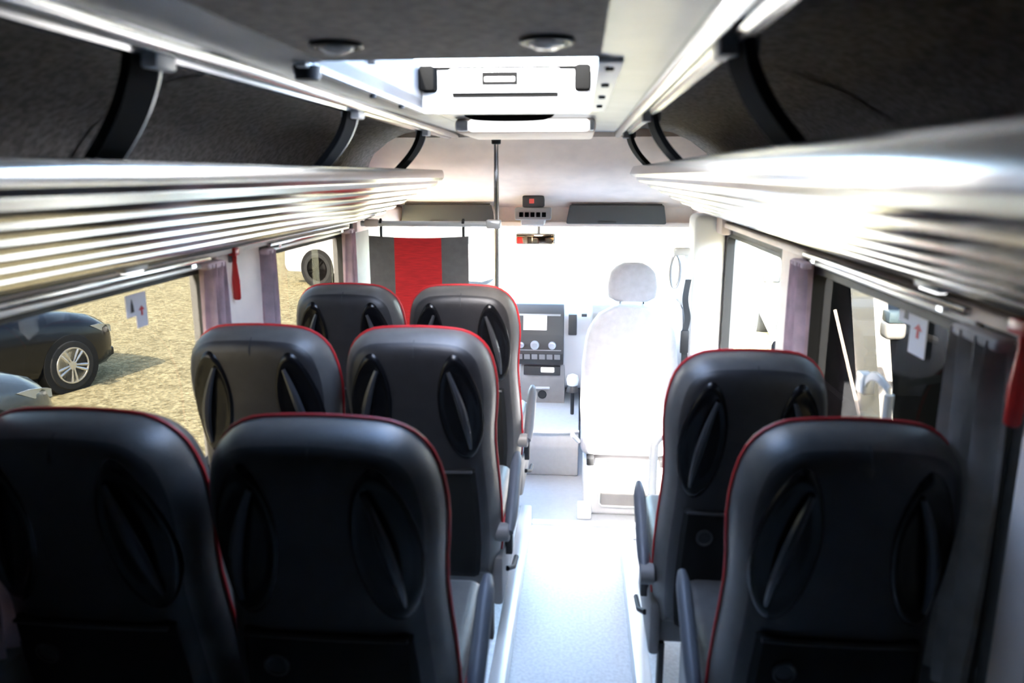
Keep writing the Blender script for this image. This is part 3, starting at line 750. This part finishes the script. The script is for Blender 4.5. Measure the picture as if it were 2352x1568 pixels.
for x0, x1, lb in ((-0.885, -0.30, 'dark grey sun visor above the entry side of the windscreen'), (0.135, 0.735, 'dark grey sun visor above the driver place')):
    t = thing('sun_visor', lb, 'sun visor', ((x0 + x1) / 2, 4.665, 1.42), 0, 'cab sun visors')
    w = (x1 - x0) / 2
    bm = B(-w, w, -0.012, 0.010, -0.115, 0.0, bev=0.009)
    for v in bm.verts:
        v.co.y += (v.co.z) * -0.30
        if v.co.z > -0.03: v.co.x *= 0.94
    obj('flap', bm, 'visor', t)
    obj('pivot_rod', T([(-w * 0.9, 0.012, 0.0), (w * 0.9, 0.012, 0.0)], 0.007), 'plastic_dark', t)
    obj('visor_label', B(-0.11, 0.0, 0.012, 0.016, -0.108, -0.098), 'plastic_dark', t, 0)
t = thing('overhead_control', 'overhead control panel with red display and a row of dark buttons', 'control panel', (-0.055, 4.50, 1.455))
bx = obj('panel', B(-0.105, 0.105, -0.03, 0.06, -0.115, -0.045, bev=0.008), 'plastic_grey', t)
for i in range(5): obj('button', B(-0.080 + i * 0.033, -0.056 + i * 0.033, -0.036, -0.028, -0.098, -0.070, bev=0.003), 'deepblack', bx)
dd = obj('display', B(-0.062, 0.062, -0.02, 0.10, -0.042, 0.022, bev=0.006), 'visor', t)
obj('led', B(-0.022, 0.006, -0.024, -0.018, -0.02, 0.006), 'led', dd, 0)
obj('mount', B(-0.075, 0.065, 0.02, 0.24, -0.15, -0.09, bev=0.01), 'plastic_light', t)
t = thing('rear_view_mirror', 'interior rear-view mirror with amber reflection tinted into its face above the windscreen', 'mirror', (-0.055, 4.72, 1.21))
bm = B(-0.122, 0.122, 0.0, 0.022, -0.034, 0.034, bev=0.012, seg=3); obj('mirror_back', bm, 'plastic_grey', t)
obj('mirror_face', B(-0.114, 0.114, -0.004, 0.002, -0.028, 0.028, bev=0.001), 'mirror', t)
obj('stem', T([(0.02, 0.015, 0.02), (0.02, 0.06, 0.09)], 0.01), 'plastic_grey', t)

# driver belt on the pillar
t = thing('seat_belt', 'black webbing belt with pale loop hanging on the white cab pillar', 'seat belt', (0.765, 3.90, 0.50))
obj('webbing', ribbon(smooth_path([(0.006, 0.0, 0.58), (-0.006, -0.010, 0.48), (0.010, -0.006, 0.38), (-0.004, -0.012, 0.28), (0.010, 0, 0.10), (0.01, 0, -0.15)], 6), (1, 0.25, 0), 0.032, (0, 1, 0), 0.005), 'soft_black', t)
obj('guide_loop', T([(-0.062 + 0.024 * math.cos(2 * PI * k / 20), 0.0, 0.62 + 0.085 * math.sin(2 * PI * k / 20)) for k in range(20)], 0.008, 8, True), 'silver', t)
obj('anchor', B(-0.075, 0.012, -0.012, 0.02, 0.70, 0.74, bev=0.012), 'plastic_white', t)
obj('strap_guide', ribbon([(-0.01, 0.005, 0.72), (0.004, 0.002, 0.57)], (1, 0.25, 0), 0.02, (0, 1, 0), 0.005), 'plastic_light', t)
obj('buckle', B(-0.022, 0.020, -0.024, -0.008, 0.20, 0.32, bev=0.006), 'soft_black', t)

# grab loop on the wall beside the single seat
t = thing('wall_grab_handle', 'pale bent grab handle on the window wall behind the single seats', 'grab handle', (0.88, 1.63, 1.0))
obj('bar', T([(0.0, -0.01, -0.02), (0.0, -0.01, 0.143)], 0.010, 10), 'alu_white', t)
obj('strap', ribbon(smooth_path([(0.0, -0.01, 0.15), (0.004, 0.05, 0.158), (0.015, 0.12, 0.15), (0.03, 0.19, 0.125), (0.055, 0.27, 0.09)], 5), (0, 0.1, 1), 0.018, (1, 0.1, 0), 0.006), 'alu_white', t)
obj('mounting_plate', B(-0.012, 0.075, -0.03, 0.01, -0.03, 0.0, bev=0.004), 'alu_white', t)
obj('mounting_plate', B(0.045, 0.075, 0.26, 0.31, 0.065, 0.115, bev=0.004), 'alu_white', t)

# ------------------------------------------------------------------ curtains, rails, hammers, tags
def curtain(s, y, wd, z0, z1, mat, lb, tie=None, depth=0.044, x=0.918):
    bm = bmesh.new(); n = 40; rows = []
    for k in range(15):
        f = k / 14; z = z0 + (z1 - z0) * f
        pinch = 1.0
        if tie is not None: pinch = 0.62 + 0.38 * min(1, abs(f - tie) / 0.28)
        row = []
        for i in range(n + 1):
            u = i / n - 0.5
            row.append((s * (x + depth * 0.5 * math.sin(u * 2 * PI * 4.0 + 0.4 * math.sin(3 * f)) * (0.8 + 0.2 * f)), y + u * wd * pinch + 0.006 * math.sin(6 * f + 9 * u), z))
        rows.append(row)
    ring_loft(bm, rows, False)
    bmesh.ops.solidify(bm, geom=bm.faces[:], thickness=0.004)
    t = thing('curtain', lb, 'curtain', (0, 0, 0), 0, 'side window curtains')
    t.location = (s * x, y, z0)
    for v in bm.verts: v.co -= Vector((s * x, y, z0))
    obj('cloth', bm, mat, t, 60)
    hd = obj('gathered_heading', B(-0.018, 0.018, -wd / 2 * 0.95, wd / 2 * 0.95, z1 - z0 - 0.016, z1 - z0 + 0.006, bev=0.008, seg=3), mat, t)
    return t
curtain(-1, 2.275, 0.12, 0.66, 1.33, 'curtain', 'mauve pleated curtain bunched at the pillar behind the hammer, rear window side')
curtain(-1, 1.262, 0.12, 0.66, 1.33, 'curtain', 'mauve curtain at the window edge beside the shaded rear double row')
curtain(-1, 2.70, 0.07, 0.66, 1.33, 'curtain', 'narrow mauve curtain on the forward edge of the hammer pillar')
curtain(-1, 3.70, 0.11, 0.66, 1.33, 'curtain', 'mauve curtain bunched against the dark post beside the partition')
curtain(1, 2.47, 0.14, 0.66, 1.33, 'curtain', 'dark mauve pleated curtain beside the cream pillar above the single seat')
curtain(1, 1.36, 0.17, 0.66, 1.33, 'curtain_dark', 'taupe pleated curtain hanging beside the red hammer')
curtain(1, 1.03, 0.12, 0.66, 1.33, 'curtain_dark', 'taupe curtain edge behind the red hammer pillar')
def crail(s, y0, y1, lb):
    t = thing('curtain_rail', lb, 'curtain rail', (s * 0.91, (y0 + y1) / 2, 1.335 if s < 0 else 1.348), 0, 'silver curtain rails')
    h = (y1 - y0) / 2
    obj('rail', B(-0.008, 0.008, -h, h, 0.006, 0.020, bev=0.003), 'alu', t)
    obj('rail', B(*sorted((s * 0.014, s * 0.032)), -h, h, -0.016, -0.002, bev=0.004), 'alu_white', t)
    for yy in (-h * 0.8, h * 0.8): obj('rail_bracket', B(*sorted((-s * 0.004, s * 0.045)), yy - 0.012, yy + 0.012, -0.004, 0.010), 'alu', t)
crail(-1, 1.24, 2.24, 'silver curtain rail above the window with the parked cars')
crail(-1, 2.70, 3.66, 'silver curtain rail above the window next to the partition')
crail(1, 1.40, 2.42, 'pale curtain rail above the dark window beside the single seats')
def hammer(s, y, z, lb, sc=1.0):
    t = thing('emergency_hammer', lb, 'hammer', (s * 0.918, y, z), 0, 'red emergency hammers')
    t.scale = (1, sc, 1)
    obj('handle', T([(0, 0.0, -0.155), (0, 0, -0.15), (0, 0, -0.09), (0, 0, -0.06), (0, 0, -0.03), (0, 0, 0.0)], [0.010, 0.013, 0.014, 0.011, 0.008, 0.010], 10), 'hammer', t)
    obj('head', B(-0.012, 0.012, -0.034, 0.034, -0.008, 0.018, bev=0.005), 'hammer', t)
    obj('striking_tip', lathe([(0.030, 0.008), (0.044, 0.003)], 'y', 10, (0, 0, 0.005)), 'chrome', t)
    obj('holder', B(*sorted((s * 0.006, s * 0.032)), -0.02, 0.02, -0.03, 0.014, bev=0.004), 'base', t)
    obj('holder_screw', lathe([(-0.004, 0.009), (0.004, 0.009)], 'x', 12, (-s * 0.0, 0.0, 0.034)), 'chrome', t)
hammer(-1, 2.43, 1.345, 'slim red emergency hammer on the cream pillar facing the gravel yard', 0.5)
hammer(1, 1.235, 1.36, 'red emergency hammer on the pillar beside the taupe curtains')
def paper_tag(s, y, z, lb, wd, h1, h2):
    t = thing('window_tag', lb, 'notice', (s * 0.975, y, z), 0, 'paper notices on the windows')
    poly = [(-wd, 0), (wd, 0), (wd, -h1), (0.1 * wd, -h1), (0.1 * wd, -h2), (-wd, -h2)]
    if s < 0: poly = [(-a, b) for a, b in poly][::-1]; poly = [(a, b) for a, b in poly]
    p = extrude_poly(poly, 'x', -0.001, 0.001); o = obj('paper', p, 'tag', t, 0)
    a = -s * 0.0022
    sg = -1 if s < 0 else 1
    obj('black_symbol', extrude_poly([(sg * wd * (0.45 + q), r) for q, r in ((0.0, -0.012), (0.12, -0.03), (0.16, -h1 * 0.8), (-0.16, -h1 * 0.8), (-0.12, -0.03))], 'x', *sorted((a, a * 0.5))), 'soft_black', o, 0)
    obj('red_arrow', extrude_poly([(sg * -wd * (0.45 + q), -h2 * r) for q, r in ((0.0, 0.38), (0.28, 0.50), (0.08, 0.50), (0.08, 0.66), (-0.08, 0.66), (-0.08, 0.50), (-0.28, 0.50))], 'x', *sorted((a, a * 0.5))), 'red', o, 0)
paper_tag(-1, 1.94, 1.285, 'translucent paper notice with black symbol and red arrow over the gravel view', 0.048, 0.060, 0.095)
paper_tag(1, 1.77, 1.318, 'white paper notice with red mark on the dark window', 0.075, 0.055, 0.115)

# ------------------------------------------------------------------ vehicles outside
def wheel(parent, x, y, z, r, w, face, mat='rim', spokes=5):
    """axle along local x; face = outward direction sign"""
    e = obj('tyre', lathe([(-w / 2, r * 0.66), (-w / 2, r * 0.90), (-w * 0.40, r * 0.97), (-w * 0.2, r), (w * 0.2, r), (w * 0.40, r * 0.97), (w / 2, r * 0.90), (w / 2, r * 0.66)], 'x', 40, (x, y, z)), 'tyre', parent)
    f = face
    obj('rim_ring', lathe([(f * w * 0.50, r * 0.70), (f * w * 0.54, r * 0.69), (f * w * 0.54, r * 0.645), (f * w * 0.40, r * 0.60), (f * w * 0.05, r * 0.58), (f * w * 0.02, r * 0.66)], 'x', 40, (x, y, z)), mat, e)
    obj('wheel_well', lathe([(f * w * 0.10, 0.01), (f * w * 0.10, r * 0.58)], 'x', 24, (x, y, z)), 'shadow_gap', e)
    obj('hub', lathe([(f * w * 0.30, r * 0.20), (f * w * 0.50, r * 0.17), (f * w * 0.52, 0.01)], 'x', 20, (x, y, z)), mat, e)
    for k in range(spokes):
        for d in (-0.16, 0.16):
            a = 2 * PI * k / spokes + PI / 2 + PI
            p0 = Vector((x + f * w * 0.44, y + r * 0.14 * math.cos(a + d * 2), z + r * 0.14 * math.sin(a + d * 2)))
            p1 = Vector((x + f * w * 0.47, y + r * 0.65 * math.cos(a + d * 1.05), z + r * 0.65 * math.sin(a + d * 1.05)))
            obj('spoke', T([p0, p1], [r * 0.055, r * 0.062], 6), mat, e)

def car(name, label, nose, t_deg, paint, length=4.4, width=1.78, with_all=True, wheel_r=0.315):
    """nose: ground point under the bumper centre; local +y = forward"""
    t = thing(name, label, 'car', (nose[0], nose[1], GZ), -math.radians(t_deg))
    hw = width / 2
    # station: distance back from the bumper, half width factor, bottom z, belt z, top z, top half width factor
    ST = [(0.0, 0.62, 0.34, 0.52, 0.60, 0.55), (0.05, 0.78, 0.24, 0.56, 0.66, 0.62), (0.16, 0.90, 0.20, 0.62, 0.72, 0.70), (0.35, 0.97, 0.19, 0.68, 0.78, 0.74), (0.62, 1.0, 0.19, 0.73, 0.83, 0.76), (1.0, 1.0, 0.19, 0.78, 0.88, 0.78), (1.35, 1.0, 0.19, 0.82, 0.92, 0.80), (1.55, 1.0, 0.19, 0.84, 0.98, 0.78), (1.95, 1.0, 0.19, 0.86, 1.26, 0.68), (2.25, 1.0, 0.19, 0.87, 1.39, 0.64), (2.8, 1.0, 0.19, 0.88, 1.42, 0.63), (3.35, 1.0, 0.19, 0.90, 1.36, 0.62), (3.8, 0.99, 0.20, 0.92, 1.08, 0.68), (4.15, 0.96, 0.22, 0.92, 1.0, 0.72), (4.36, 0.88, 0.28, 0.86, 0.94, 0.68), (4.42, 0.74, 0.36, 0.72, 0.80, 0.60)]
    ST = [(d, wf, zb, 0.3 + (zt - 0.3) * 1.16, 0.3 + (zr - 0.3) * 1.16, tf) for d, wf, zb, zt, zr, tf in ST]
    bm = bmesh.new(); rings = []
    for d, wf, zb, zt, zr, tf in ST:
        w = hw * wf
        half = [(w * 0.86, zb), (w * 0.97, zb + 0.08), (w, zb + 0.22), (w * 1.0, (zb + zt) / 2 + 0.08), (w * 0.985, zt - 0.05), (w * 0.955, zt), (w * (tf * 0.35 + 0.60), zt + (zr - zt) * 0.45), (w * tf, zt + (zr - zt) * 0.88), (w * tf * 0.55, zr), (0.0, zr + 0.012)]
        ring = [(x, -d, z) for x, z in half] + [(-x, -d, z) for x, z in half[:-1][::-1]]
        rings.append(ring)
    ring_loft(bm, rings, True, True, True)
    bd = obj('body', bm, paint, t, 40)
    # glasshouse: side windows and screen as thin shells
    for s in (-1, 1):
        bm = bmesh.new()
        def gp(d, f):
            for (a, b) in zip(ST, ST[1:]):
                if a[0] <= d <= b[0]:
                    k = (d - a[0]) / (b[0] - a[0]); q = [a[i] + (b[i] - a[i]) * k for i in range(6)]
            _, wf, zb, zt, zr, tf = q; w = hw * wf
            return (s * (w * 0.955 + (w * tf - w * 0.955) * f + 0.012), -d, zt + 0.02 + (zr - zt) * 0.86 * f)
        for d0, d1 in ((1.75, 2.55), (2.62, 3.6)):
            ring_loft(bm, [[gp(d0 + (d1 - d0) * i / 6, 0.02) for i in range(7)], [gp(d0 + (d1 - d0) * i / 6, 0.45) for i in range(7)], [gp(d0 + (d1 - d0) * i / 6, 0.88) for i in range(7)]], False)
        obj('side_window', bm, 'carwin', t)
        # wheel arches and wheels
        for d in (0.82, 3.48):
            obj('wheel_arch', lathe([(s * (hw - 0.16), wheel_r + 0.055), (s * (hw + 0.004), wheel_r + 0.055), (s * (hw + 0.004), wheel_r + 0.01)], 'x', 32, (0, -d, wheel_r)), 'shadow_gap', t)
            wheel(t, s * (hw - 0.085), -d, wheel_r, wheel_r, 0.20, s)
        # headlight
        bm = bmesh.new()
        hp = [(0.05, 0.57), (0.34, 0.645), (0.50, 0.735), (0.36, 0.735), (0.16, 0.69), (0.05, 0.645)]
        def hx_(d):
            for (a, b) in zip(ST, ST[1:]):
                if a[0] <= d <= b[0]: return hw * (a[1] + (b[1] - a[1]) * (d - a[0]) / (b[0] - a[0]))
        ring_loft(bm, [[(s * (hx_(d) * 0.90), -d, z) for d, z in hp], [(s * (hx_(d) * 0.985 + 0.006), -d + 0.012, z) for d, z in hp]], True, False, True)
        obj('headlight', bm, 'headlight', t)
        mr = obj('door_mirror', B(*sorted((s * hw, s * (hw + 0.18))), -1.80, -1.70, 1.0, 1.13, bev=0.03, seg=3), paint, t)
    bm = bmesh.new()
    ring_loft(bm, [[(x * hw * 0.70, -1.56, 1.10) for x in (-1, -0.5, 0, 0.5, 1)], [(x * hw * 0.63, -1.96, 1.43) for x in (-1, -0.5, 0, 0.5, 1)], [(x * hw * 0.58, -2.2, 1.575) for x in (-1, -0.5, 0, 0.5, 1)]], False)
    for v in bm.verts: v.co.z += 0.03; v.co.y += 0.02
    obj('windscreen', bm, 'carwin', t)
    obj('grille', B(-hw * 0.34, hw * 0.34, -0.06, 0.012, 0.42, 0.60, bev=0.02), 'shadow_gap', t)
    obj('front_bumper', B(-hw * 0.72, hw * 0.72, -0.12, 0.03, 0.24, 0.36, bev=0.03), paint, t)
    return t
car('sedan_car', 'glossy black saloon car with silver alloy wheels parked on the gravel', (-6.46, 9.38), 15, 'carblack')
car('hatchback_car', 'blue-grey car with only its bonnet corner showing beside the black saloon', (-5.18, 6.5), 15, 'cargrey', width=1.70)

def van(name, label, loc, rz, L=5.2, W=1.95, H=2.2, paint='carwhite', win='carwin', wr=0.36, hood=0.75, rim='base'):
    """local +y = front, origin at the ground under the middle of the front bumper"""
    t = thing(name, label, 'van', (loc[0], loc[1], GZ), rz)
    prof = [(-L, 0.32), (-L - 0.0, 1.0), (-L + 0.06, H - 0.2), (-L + 0.25, H), (-1.9, H), (-1.55, H - 0.10), (-hood, 1.22), (-0.18, 1.02), (-0.03, 0.85), (0.0, 0.45), (-0.08, 0.30)]
    bm = extrude_poly(prof, 'x', -W / 2, W / 2, bev=0.05)
    for v in bm.verts:
        if v.co.z > 1.1: v.co.x *= 1 - 0.10 * (v.co.z - 1.1) / (H - 1.1)
    obj('body', bm, paint, t, 35)
    def sx(z): return (W / 2) * (1 - 0.10 * max(0, z - 1.1) / (H - 1.1)) + 0.008
    z0, z1 = 1.12, H - 0.35
    for s in (-1, 1):
        for a, b, a2, b2 in ((-1.95, -1.0, -1.95, -1.55), (-3.2, -2.1, -3.2, -2.1), (-L + 0.3, -3.35, -L + 0.3, -3.35)):
            bm = bmesh.new()
            q = [(s * sx(z0), a, z0), (s * sx(z0), b, z0), (s * sx(z1), b2, z1), (s * sx(z1), a2, z1)]
            ring_loft(bm, [q, [(p[0] - s * 0.02, p[1], p[2]) for p in q]], True, True, True)
            obj('side_window', bm, win, t, 0)
        for d in (-0.95, -L + 1.0):
            wheel(t, s * (W / 2 - 0.10), d, wr, wr, 0.22, s, rim)
            obj('wheel_arch', lathe([(s * (W / 2 - 0.2), wr + 0.06), (s * (W / 2 + 0.004), wr + 0.06), (s * (W / 2 + 0.004), wr + 0.012)], 'x', 28, (0, d, wr)), 'shadow_gap', t)
        obj('door_mirror', B(*sorted((s * W / 2, s * (W / 2 + 0.22))), -1.22, -1.12, 1.20, 1.48, bev=0.03, seg=3), 'soft_black', t)
        obj('headlight', B(*sorted((s * W * 0.27, s * W * 0.46)), -0.14, 0.012, 0.72, 0.92, bev=0.02), 'headlight', t)
    # windscreen on the slope
    pw = [(-hood + 0.004, 1.27), (-1.52, H - 0.14)]
    bm = bmesh.new()
    q = [(-W * 0.42, pw[0][0] + 0.03, pw[0][1]), (W * 0.42, pw[0][0] + 0.03, pw[0][1]), (W * 0.38, pw[1][0] + 0.03, pw[1][1]), (-W * 0.38, pw[1][0] + 0.03, pw[1][1])]
    ring_loft(bm, [q, [(p[0], p[1] - 0.02, p[2] - 0.02) for p in q]], True, True, True)
    sc = obj('windscreen', bm, win, t, 0)
    for xx in (-0.45, 0.2):
        obj('wiper', T([(xx, pw[0][0] + 0.05, pw[0][1] + 0.0), (xx + 0.5, pw[0][0] - 0.16, pw[0][1] + 0.32)], 0.012, 6), 'soft_black', sc)
    obj('grille', B(-W * 0.25, W * 0.25, -0.06, 0.012, 0.58, 0.80, bev=0.02), 'shadow_gap', t)
    obj('front_bumper', B(-W * 0.47, W * 0.47, -0.14, 0.03, 0.34, 0.52, bev=0.03), 'base', t)
    return t
van('delivery_van', 'white van with black wheels far across the gravel, seen past the curtain', (-6.45, 18.4), math.radians(72), wr=0.40, rim='deepblack')
van('parked_van', 'white van with pale windows glaring through the clear window ahead of the single seat', (3.6, 8.6), math.radians(172), W=2.0, win='carwin_blue')

# neighbouring vehicle right beside the single-seat windows: dark glass with a leaning white pillar
t = thing('neighbour_van', 'dark-windowed van with a leaning white pillar parked close beside the single seats', 'van', (1.95, 2.0, GZ))
obj('lower_body', B(0.0, 1.7, -1.6, 4.9, 0.30, 1.10, bev=0.05), 'bodydark', t)
obj('roof', B(0.05, 1.65, -1.5, 3.4, 2.35, 2.50, bev=0.06), 'bodydark', t)
obj('dark_glass', B(0.04, 1.66, -1.55, 2.30, 1.08, 2.38), 'carwin_dark', t, 0)
obj('dark_glass', extrude_poly([(2.35, 1.08), (4.6, 1.08), (4.1, 2.0), (3.4, 2.38), (2.35, 2.38)], 'x', 0.05, 1.64), 'carwin_dark', t, 0)
bm = bmesh.new()
q0 = [(-0.03, 2.08, 0.80), (0.03, 2.62, 0.80), (0.03, 3.38, 2.45), (-0.03, 2.80, 2.45)]
ring_loft(bm, [q0, [(p[0] + 0.08, p[1], p[2]) for p in q0]], True, True, True)
obj('white_pillar', bm, 'carwhite', t, 0)
obj('trim_line', T([(0.02, 2.62, 1.02), (0.02, 3.32, 1.64)], 0.012, 6), 'cream', t)
m_ = obj('door_mirror', B(-0.24, -0.14, 1.77, 1.87, 1.76, 1.85, bev=0.025, seg=3), 'carwhite', t)
obj('mirror_glass', B(-0.235, -0.13, 1.765, 1.86, 1.845, 1.90, bev=0.01), 'carwin_blue', m_)
obj('mirror_arm', T([(-0.12, 1.83, 1.80), (0.05, 1.86, 1.74)], 0.02, 8), 'soft_black', m_)
obj('wheel_cover', lathe([(-0.03, 0.01), (-0.03, 0.22), (0.05, 0.34), (0.12, 0.34)], 'x', 28, (0.05, 3.4, 0.34)), 'tyre', t)
obj('wheel_cover', lathe([(-0.03, 0.01), (-0.03, 0.22), (0.05, 0.34), (0.12, 0.34)], 'x', 28, (0.05, -0.7, 0.34)), 'tyre', t)
